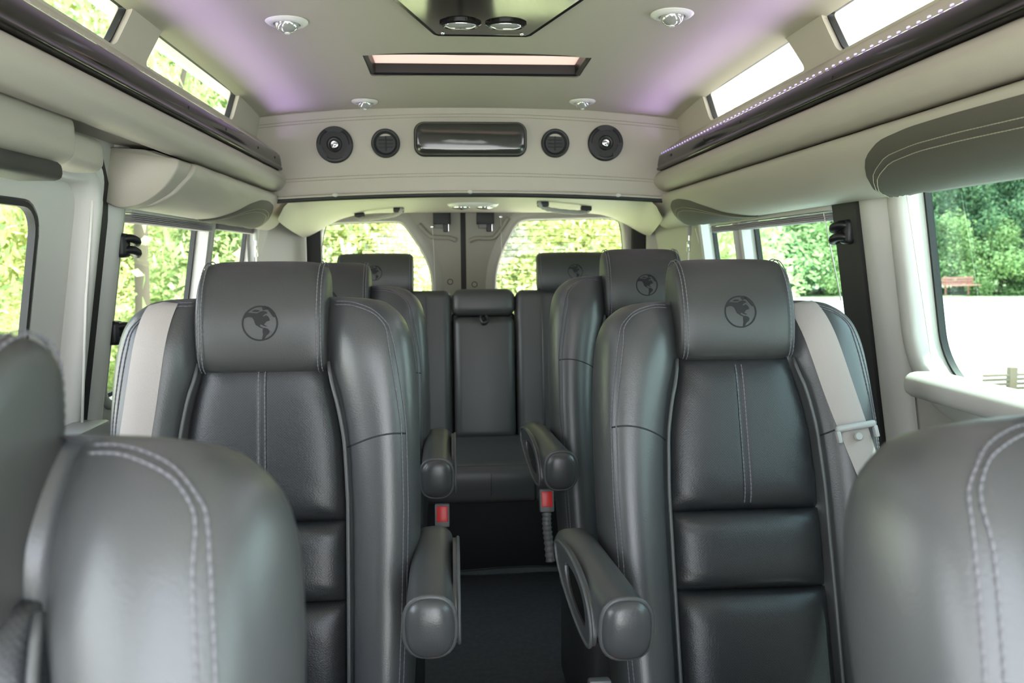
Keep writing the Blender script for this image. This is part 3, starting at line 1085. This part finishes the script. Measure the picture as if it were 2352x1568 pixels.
GAP = -.024
dw = {}
dw[1] = [(742, 524), (760, 514), (800, 511), (905, 509), (928, 518), (945, 540), (968, 575), (985, 612), (992, 645), (993, 700), (990, 830), (970, 860), (740, 860), (722, 830), (724, 700), (731, 600)]
dw[2] = [(1210, 505), (1188, 515), (1170, 545), (1152, 585), (1142, 622), (1139, 660), (1139, 720), (1142, 830), (1160, 860), (1420, 860), (1440, 830), (1443, 700), (1436, 580), (1430, 520), (1415, 502), (1350, 501), (1260, 503)]
ydf = lambda a, b_, k: V((a, YD + k, b_))
for i in (1, 2):
    ol = [(-.705 + XR, 0), (GAP - .012, 0), (GAP - .012, 1.40), (-.705 + XR, 1.40)] if i == 1 else [(GAP + .012, 0), (.705 + XR, 0), (.705 + XR, 1.40), (GAP + .012, 1.40)]
    hole = []
    raw = [(at(px, py, y=YD).x, at(px, py, y=YD).z) for px, py in dw[i]]
    hole = smoothloop(raw, 4)
    d = struct(B().plate(ol, [hole], ydf, 0, .06).build('door_%d' % (i + 1), DOORB))
    B().ring(hole, [(-.003, .05), (-.002, 0), (.006, -.010), (.020, -.012), (.036, -.006), (.050, .002)], ydf).build('window_frame', TRIMG, d, angle=60)
    wn = struct(B().plate(hole, [], ydf, .045, .049).build('window_%d' % (10 + i), GLASSC))
    B().ring(hole, [(.002, .040), (-.005, .040), (-.005, .050), (.002, .050)], ydf).build('gasket', RUBBER, wn)
    wires = B()
    x0, x1 = min(p[0] for p in raw), max(p[0] for p in raw)
    for k in range(16):
        z = .80 + k * .031
        xsn = []
        for j in range(len(hole)):
            (xa, za), (xb, zb) = hole[j], hole[(j + 1) % len(hole)]
            if (za - z) * (zb - z) < 0:
                xsn.append(xa + (xb - xa) * (z - za) / (zb - za))
        if len(xsn) >= 2:
            wires.tube([(min(xsn), YD + .044, z), ((min(xsn) + max(xsn)) / 2, YD + .044, z + .004), (max(xsn), YD + .044, z)], .0009, 4)
    wires.build('heater_lines', PLAST, wn, angle=0)
    # latch recess moulding and latch
    sx = -1 if i == 1 else 1
    lx = at(1015, 500, y=YD).x if i == 1 else at(1114, 500, y=YD).x
    mold = [at(p[0], p[1], y=YD - .004) for p in ([(962, 515), (985, 540), (1000, 545), (1030, 546), (1048, 552)] if i == 1 else [(1168, 500), (1140, 540), (1125, 547), (1095, 547), (1078, 553)])]
    B().tube(spl(mold, 8), .011, 10).build('moulding', DOORB, d, angle=0)
    px, py = (1034, 647) if i == 1 else (1090, 653)
    p = at(px, py, y=YD)
    B().lathe([(.0135, -.001), (.0135, .002), (.0115, .002), (.0105, .0005)], 24).build('plug_ring', PLAST, d, mtx=axis_to((0, -1, 0), (p.x, YD, p.z)))
    B().lathe([(.0105, -.001), (.0100, .0012), (.004, .0014)], 24).build('plug', DOORB, d, mtx=axis_to((0, -1, 0), (p.x, YD, p.z)))
    lt = thing('door_latch', 'black and metal latch at the top of the %s rear door' % ('left' if i == 1 else 'right'), 'latch', (lx, YD - .03, 1.30), 'rear door latches')
    B().box((0, .005, .018), (.078, .055, .060), .004, 2).build('housing', PLAST, lt)
    B().box((-.006, -.004, -.020), (.050, .012, .020), .002, 1).build('bracket', BGREY, lt)
    B().box((.016, -.006, -.028), (.022, .016, .036), .003, 1).build('bolt', BPLAST, lt)
    B().box((.029, -.010, -.026), (.003, .010, .034), .001, 1).build('spring_plate', CHROME, lt)
    cp_ = [(993, 520), (997, 590), (1001, 700)] if i == 1 else [(1150, 497), (1152, 560), (1154, 700)]
    pts = [at(a, c, y=YD - .012) for a, c in cp_]
    o = tag(B().tube(pts, .0011, 6).build('blind_string', CORD, angle=0), 'thin pale cord hanging beside the %s rear window' % ('left' if i == 1 else 'right'), 'cord', 'blind cords')
    B().lathe([(.004, 0), (.007, .001), (.007, .004), (.003, .005)], 16).build('eyelet', CHROME, o, mtx=axis_to((0, -1, 0), pts[0] + V((0, .008, 0))))
struct(B().box((GAP, YD + .02, .70), (.034, .04, 1.40), .006, 2).build('trim_14', RUBBER))

# rear header fittings
def under(x, y):
    """height of the low rear headliner above a point"""
    v = (y - 2.885) / .80
    w = .665 + .1 * v
    t = max(-1, min(1, (x - XR * v) / w))
    return hdr((t + 1) / 2, v).z


for pts, l in (([(818, 497), (925, 483)], 'beige grab handle left of the rear reading lamps'), ([(1237, 470), (1355, 482)], 'beige grab handle right of the rear reading lamps')):
    ends = []
    for px, py in pts:
        yy = 3.2
        for _ in range(25):
            p = at(px, py, y=yy)
            zz = under(p.x, yy) - .012
            q = at(px, py, z=zz)
            yy = max(2.95, min(3.60, .5 * yy + .5 * q.y))
        ends.append(V((p.x, yy, under(p.x, yy))))
    a, c = ends
    ym = (a.y + c.y) / 2
    o = thing('grab_handle', l, 'grab handle', (a + c) / 2, 'rear grab handles')
    A = a - (a + c) / 2
    C_ = c - (a + c) / 2
    dn = V((0, 0, -.022))
    path = spl([A + V((0, 0, -.004)), A.lerp(C_, .06) + dn * .8, A.lerp(C_, .2) + dn * 1.15, A.lerp(C_, .5) + dn * 1.25, A.lerp(C_, .8) + dn * 1.15, A.lerp(C_, .94) + dn * .8, C_ + V((0, 0, -.004))], 8)
    B().tube(path, .0085, 10, rf=lambda i: 1 + .10 * sin(i * 1.4)).build('grip', TRIMG, o, angle=0)
    for e in (A.lerp(C_, .08), A.lerp(C_, .92)):
        B().box(e + V((0, 0, -.008)), (.042, .032, .022), .006, 2).build('mount', PLAST, o)
p = V((.008, 3.22, 0))
p.z = under(p.x, p.y)
o = thing('rear_reading_lamp', 'twin rear reading lamp with two clear lenses over the rear doors', 'lamp', p)
fm = M.Diagonal((1, 1, -1, 1))
rs = []
for ins_, d in ((0, -.002), (0, .004), (.006, .010), (.014, .012)):
    rs.append([V((a, b_, d)) for a, b_ in rrect(-.098 + ins_, -.075 + ins_, .098 - ins_, .075 - ins_, .060, 8)])
B().loft(rs).build('housing', LAMPW, o, angle=50, mtx=fm)
for x in (-.046, .046):
    B().lathe([(.036, .010), (.035, .016), (.022, .020), (.006, .022)], 28).build('lens', LENS, o, mtx=M.Translation((x, 0, 0)) @ fm)

# ------------------------------------------------------------------ hooks, blinds and cords of the side windows
for s, y, z, l in ((-1, 1.945, 1.168, 'black plastic hook on the left pillar, upper of the two'), (-1, 1.960, .968, 'black plastic hook on the left pillar, lower of the two'), (1, 1.815, 1.187, 'black plastic hook on the dark right pillar')):
    o = thing('pillar_hook', l, 'hook', (s * (wx(z) - .012), y, z), 'pillar hooks')
    B().box((0, .002, 0), (.030, .040, .056), .010, 3).build('base', BPLAST, o)
    hk = B()
    for zz in (.012, -.014):
        hk.tube(spl([V((0, -.004, zz)), V((-s * .016, .004, zz + .004)), V((-s * .024, .020, zz)), V((-s * .018, .034, zz - .006))], 6), .0125, 10, flat=.8)
    hk.build('claw', BPLAST, o, angle=0)


def headrail(l, s, y0, y1, z, fan):
    o = thing('pleated_blind', l, 'blind', (s * .822, (y0 + y1) / 2, z), 'pleated blinds')
    B().box((0, 0, 0), (.030, y1 - y0, .016), .003, 2).build('headrail', TRIM, o)
    st = B()
    n_ = 9
    for i in range(n_):
        st.box((.003 * (-1) ** i, 0, -.012 - i * .0022), (.026, (y1 - y0) * .985, .0014))
    st.build('folded_stack', BLIND, o, smooth=False)
    for yy, w, h, k in fan:
        fb = B()
        for i in range(6):
            a = i / 5
            y_ = yy + w * (a - .5)
            fb.add([V((-.012 + .014 * (i % 2), y_ - w * .16, 0)), V((-.012 + .014 * (i % 2), y_ + w * .16, 0)), V((.010 - .018 * (i % 2), y_ + w * .16 * k, -h * (1 - a * .55 if k > 0 else .45 + a * .55))), V((.010 - .018 * (i % 2), y_ - w * .10, -h * (1 - a * .55 if k > 0 else .45 + a * .55) - .008))], [(0, 1, 2, 3)])
        fb.build('pleat_fan', BLIND, o, smooth=False, flip=False)
    return o


headrail('pale pleated blind gathered at the top of the left window by the pillar hooks', -1, 1.98, 2.62, 1.252, [])
headrail('pale pleated blind hanging in folds at the far left side window', -1, 2.68, 3.22, 1.262, [(2.80, .07, .085, 1), (3.20, .10, .15, 1)])
headrail('pleated blind at the right side windows, folds bunched by the dark pillar', 1, 1.90, 2.80, 1.247, [(1.92, .08, .085, -1)])


def cord(l, pts, knob=None, r=.0014):
    o = tag(B().tube(pts, r, 6).build('blind_string', CORD, angle=0), l, 'cord', 'blind cords')
    return o


c = cord('white blind cord down the edge of the left side door recess', [V((-.812, 1.79, 1.285)), V((-.840, 1.79, 1.05)), V((-.862, 1.79, .79))], r=.003)
B().lathe([(.006, 0), (.009, .002), (.009, .008), (.005, .010)], 16).build('cord_knob', TRIM, c, mtx=axis_to((1, 0, 0), (-.816, 1.79, 1.288)))
for l, pp_ in (('white blind cord down the pale panel left of the big right window', [(2078, 415), (2112, 640), (2142, 838)]),
               ('thin cord across the right rear side window beside the dark pillar', [(1892, 490), (1910, 580), (1932, 690)]),
               ('white cord hanging beside the blind tassel at right', [(1597, 525), (1606, 560), (1614, 600)])):
    cord(l, [at(a, b_, x=.805 + .055 * i / 2) for i, (a, b_) in enumerate(pp_)])
for s, pp_, l in ((1, (1583, 512), 'clear blind tassel hanging at the right rear window'), (-1, (586, 524), 'clear blind tassel hanging at the left rear window')):
    p = at(*pp_, x=s * .80)
    o = thing('blind_tassel', l, 'blind tassel', p, 'blind tassels')
    B().box((0, 0, -.022), (.014, .020, .048), .003, 2).build('clip', WEBP, o)
    B().tube([(0, 0, -.045), (0, 0, -.068)], .003, 8).build('link', CHROME, o)
    B().box((.0, .004, -.085), (.012, .020, .042), .004, 2).build('pull', LENS, o)
    B().tube([(0, 0, -.10), (0, .002, -.16)], .0025, 8).build('cord', CORD, o)

# ------------------------------------------------------------------ outside
GZ = -.62
struct(B().grid(lambda u, v: V((-60 + 120 * u, -40 + 120 * v, GZ + .05 * noise.noise(V((u * 14, v * 14, 2))))), 60, 60).build('ground', GRASSM, angle=0))
struct(B().plate([(-30, -30), (40, -30), (40, 24), (24, 30.0), (12, 31.0), (1.3, 31.0), (1.3, 4.5), (-2.4, 4.5), (-2.4, -2), (-30, -4)], [], lambda a, b_, k: V((a, b_, k)), GZ + .055, GZ + .07).build('road', PAVE))  # unseen stretch in front of the van is paved to cut green bounce


def crown_mesh(seed, blobs, leaves, ls):
    rnd = random.Random(seed)
    b = B()
    bl = []
    for i in range(blobs):
        a, h = rnd.uniform(0, 2 * pi), rnd.uniform(.12, .95)
        rad = .42 * math.sin(min(1, h * 1.15 + .12) * pi) ** .6 * rnd.uniform(.35, 1)
        bl.append((V((cos(a) * rad, sin(a) * rad, h)), rnd.uniform(.12, .23)))
    vs, fs = [], []
    for i in range(leaves):
        c, r_ = rnd.choice(bl)
        d = V((rnd.gauss(0, 1), rnd.gauss(0, 1), rnd.gauss(0, 1))).normalized()
        p = c + d * r_ * (rnd.random() ** .35)
        nrm = (d * .6 + V((rnd.gauss(0, .6), rnd.gauss(0, .6), rnd.gauss(.5, .5)))).normalized()
        t = nrm.orthogonal().normalized()
        q = nrm.cross(t)
        an = rnd.uniform(0, 2 * pi)
        t, q = t * cos(an) + q * sin(an), q * cos(an) - t * sin(an)
        l = ls * rnd.uniform(.6, 1.3)
        o = len(vs)
        vs += [p - t * l, p + q * l * .45 + nrm * l * .12, p + t * l, p - q * l * .45 + nrm * l * .12]
        fs.append((o, o + 1, o + 2, o + 3))
    b.v, b.f = vs, fs
    return b


def trunk_mesh(seed, lean=.05):
    rnd = random.Random(seed)
    b = B()
    pts = spl([V((0, 0, -.02)), V((lean * .4, .01, .2)), V((lean, -.01, .45)), V((lean * 1.3, .02, .8))], 6)
    b.tube(pts, .03, 10, rf=lambda i: 1 - .03 * i)
    for k in range(5):
        p = pts[7 + 2 * k]
        a = k * 2.2
        b.tube(spl([p, p + V((cos(a) * .12, sin(a) * .12, .09)), p + V((cos(a) * .26, sin(a) * .26, .22))], 4), .012, 6, rf=lambda i: 1 - .08 * i)
    return b


crowns = {}
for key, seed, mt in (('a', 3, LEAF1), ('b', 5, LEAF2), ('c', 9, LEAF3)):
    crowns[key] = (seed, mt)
src = {}


def tree(key, x, y, h, w, label, group, rz=0., shrub=False, fine=1):
    """h: height, w: width over the unit crown"""
    k = (key, shrub, fine)
    h *= 1.2 if group == G1 else 1
    t = thing('shrub' if shrub else 'tree', label, 'shrub' if shrub else 'tree', (x, y, GZ), group, rz)
    if k not in src:
        seed, mt = crowns[key]
        c = crown_mesh(seed + (40 if shrub else 0), 46, {1: 15000, 2: 22000, 3: 46000}[fine], {1: .020, 2: .0125, 3: .0068}[fine]).build('crown', mt, t, smooth=False, flip=False)
        tr = trunk_mesh(seed).build('trunk', BARK, t, angle=0)
        src[k] = (c, tr)
    else:
        c, tr = (o.copy() for o in src[k])
        for o in (c, tr):
            COL.objects.link(o)
            o.parent = t
    lift = 0 if shrub else .18
    c.location = (0, 0, h * (lift - .10))
    c.scale = (w, w, h * (1.02 - lift * .8))
    tr.scale = (w * .36, w * .36, h * .8)
    return t


G1, G2, G3 = 'trees on the left of the van', 'trees behind the van', 'trees across the open ground'
for i, (key, x, y, h, w, sh) in enumerate([
        ('a', -6.5, 9.0, 6.6, 5.5, 0), ('a', -9.5, 14.0, 8.2, 7.0, 0), ('a', -6.2, 15.5, 7.4, 6.5, 0), ('a', -4.6, 6.4, 2.6, 3.4, 1), ('a', -4.9, 11.8, 2.6, 3.6, 1),
        ('a', -8.6, 11.2, 3.2, 4.4, 1), ('b', -11.5, 19.5, 10.0, 8.5, 0), ('a', -12.5, 10.5, 8.0, 7.0, 0), ('a', -7.0, 8.5, 2.4, 3.6, 1), ('a', -9.4, 16.8, 3.4, 5.0, 1)]):
    tree(key, x, y, h, w, 'sunlit %s %s seen through the left side windows' % ('yellow-green' if key == 'a' else 'deep green', 'bush' if sh else 'tree'), G1 if not sh else 'bushes on the left of the van', rz=i * 1.3, shrub=bool(sh), fine=2)
for i, (key, x, y, h, w, sh) in enumerate([
        ('b', -2.6, 13.0, 6.5, 6.0, 0), ('a', -.4, 15.0, 7.4, 6.4, 0), ('a', 2.4, 13.5, 7.0, 6.2, 0), ('b', 4.2, 17.0, 4.6, 6.0, 0), ('b', -4.6, 17.5, 8.0, 7.0, 0),
        ('a', -1.2, 11.2, 2.8, 3.8, 1), ('a', 1.6, 11.4, 2.6, 3.8, 1), ('b', -3.0, 10.8, 2.8, 3.6, 1), ('a', 3.6, 12.6, 2.8, 4.0, 1), ('b', .6, 19.5, 8.6, 8.0, 0), ('b', .4, 13.6, 3.6, 4.6, 1)]):
    tree(key, x, y, h, w, 'leafy %s %s seen through the rear door windows' % ('yellow-green' if key == 'a' else 'mid green', 'bush' if sh else 'tree'), G2 if not sh else 'bushes behind the van', rz=i * 1.7, shrub=bool(sh), fine=2)
tree('b', -2.78, 7.3, 11.0, 6.6, 'tall tree with a leaning bare trunk outside the window by the pillar hooks', 'tree by the left windows', fine=3)
rnd = random.Random(4)
for i in range(13):
    x = 9.5 + i * 2.15
    y = 39.5 - .16 * (i - 5) - (3.2 if i > 6 else 0) * (i - 6) * .18
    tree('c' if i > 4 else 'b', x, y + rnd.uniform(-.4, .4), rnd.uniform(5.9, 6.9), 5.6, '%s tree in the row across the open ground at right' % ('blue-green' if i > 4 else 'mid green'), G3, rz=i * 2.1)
for i in range(14):
    x = 9.0 + i * 2.0
    y = 37.6 - (3.2 if i > 6 else 0) * (i - 6) * .18
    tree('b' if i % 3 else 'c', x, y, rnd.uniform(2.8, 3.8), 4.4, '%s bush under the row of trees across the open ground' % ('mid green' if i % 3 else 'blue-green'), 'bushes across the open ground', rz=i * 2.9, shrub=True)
for i in range(8):
    tree('c', 10 + i * 4.0, 45 - i * .3, 7.2, 7.0, 'tall tree of the second row across the open ground', 'second row of trees', rz=i * 1.1)


def park_bench(x, y, rz, w, m_, l, slats=3, sh=.085, sp=.115, zb=.52):
    o = thing('park_bench', l, 'bench', (x, y, GZ + .06), None, rz)
    for k in range(slats):
        B().box((0, .22, zb + k * sp), (w, .03, sh), .008, 1).build('back_slat', m_, o)
    for k in range(3):
        B().box((0, -.14 + k * .13, .44), (w, .11, .035), .008, 1).build('seat_slat', m_, o)
    for sx in (-1, 1):
        B().box((sx * w * .36, .22, .42), (.07, .05, .82), .006, 1).build('back_post', m_ if slats > 2 else PLAST, o)
        B().box((sx * w * .36, -.05, .20), (.06, .45, .05), .006, 1).build('foot', PLAST, o)
        B().box((sx * w * .36, -.16, .21), (.05, .05, .42), .006, 1).build('leg', PLAST, o)
    return o


park_bench(22.05, 34.6, R(20), 2.0, REDW, 'red park bench in front of the far trees, through the big right window')
park_bench(4.98, 5.98, R(8), 1.9, WOOD, 'brown slatted park bench on pale ground, through the big right window', slats=5, sh=.022, sp=.036, zb=.625)

# ------------------------------------------------------------------ light
w = bpy.data.worlds.new('sky')
S.world = w
w.use_nodes = True
n_, l_ = w.node_tree.nodes, w.node_tree.links
bg = n_['Background']
tc = n_.new('ShaderNodeTexCoord')
sp = n_.new('ShaderNodeSeparateXYZ')
l_.new(tc.outputs['Generated'], sp.inputs[0])
cr = n_.new('ShaderNodeValToRGB')
cr.color_ramp.elements[0].position = .0
cr.color_ramp.elements[0].color = (.95, .97, 1, 1)
cr.color_ramp.elements[1].position = .9
cr.color_ramp.elements[1].color = (.62, .78, 1.0, 1)
l_.new(sp.outputs[2], cr.inputs[0])
l_.new(cr.outputs[0], bg.inputs[0])
bg.inputs[1].default_value = 2.6
sun = bpy.data.lights.new('sun', 'SUN')
sun.energy = 10
sun.angle = R(1.5)
sun.color = (1, .95, .84)
so = bpy.data.objects.new('sun', sun)
COL.objects.link(so)
az = V((.46, .10, 1.25)).normalized()
so.rotation_euler = az.to_track_quat('Z', 'Y').to_euler()
so.location = (6, -4, 12)


def portal(name, c, nrm, sx, sy):
    ld = bpy.data.lights.new(name, 'AREA')
    ld.shape = 'RECTANGLE'
    ld.size, ld.size_y = sx, sy
    ld.cycles.is_portal = True
    o = bpy.data.objects.new(name, ld)
    COL.objects.link(o)
    o.matrix_world = M.Translation(c) @ (-V(nrm)).to_track_quat('Z', 'Y').to_matrix().to_4x4()


for c_, nr, a_, b_ in (((-.93, 1.2, 1.05), (1, 0, 0), .56, 1.1), ((-.93, 2.65, 1.08), (1, 0, 0), .56, 1.3), ((.93, 1.1, 1.12), (-1, 0, 0), .52, 1.2), ((.93, 2.4, 1.08), (-1, 0, 0), .56, 1.1),
                       ((.78, 1.7, 1.6), (-1, 0, 0), .14, 1.9), ((-.78, 1.7, 1.6), (1, 0, 0), .14, 1.9), ((0, 3.83, 1.05), (0, -1, 0), 1.5, .6), ((0, -.5, .85), (0, 1, 0), 1.8, 1.7)):
    # track quat above puts Y up the wall for side openings
    portal('window_portal', V(c_), V(nr), b_ if abs(nr[0]) > .5 else a_, a_ if abs(nr[0]) > .5 else b_)

S.view_settings.view_transform = 'Standard'
S.view_settings.look = 'None'
S.view_settings.gamma = 1
S.view_settings.use_curve_mapping = False
S.view_settings.exposure = 1.45
S.cycles.use_denoising = True
S.cycles.max_bounces = 10
S.cycles.diffuse_bounces = 6
S.cycles.transparent_max_bounces = 12
S.cycles.sample_clamp_indirect = 8
S.cycles.caustics_reflective = False
S.cycles.caustics_refractive = False
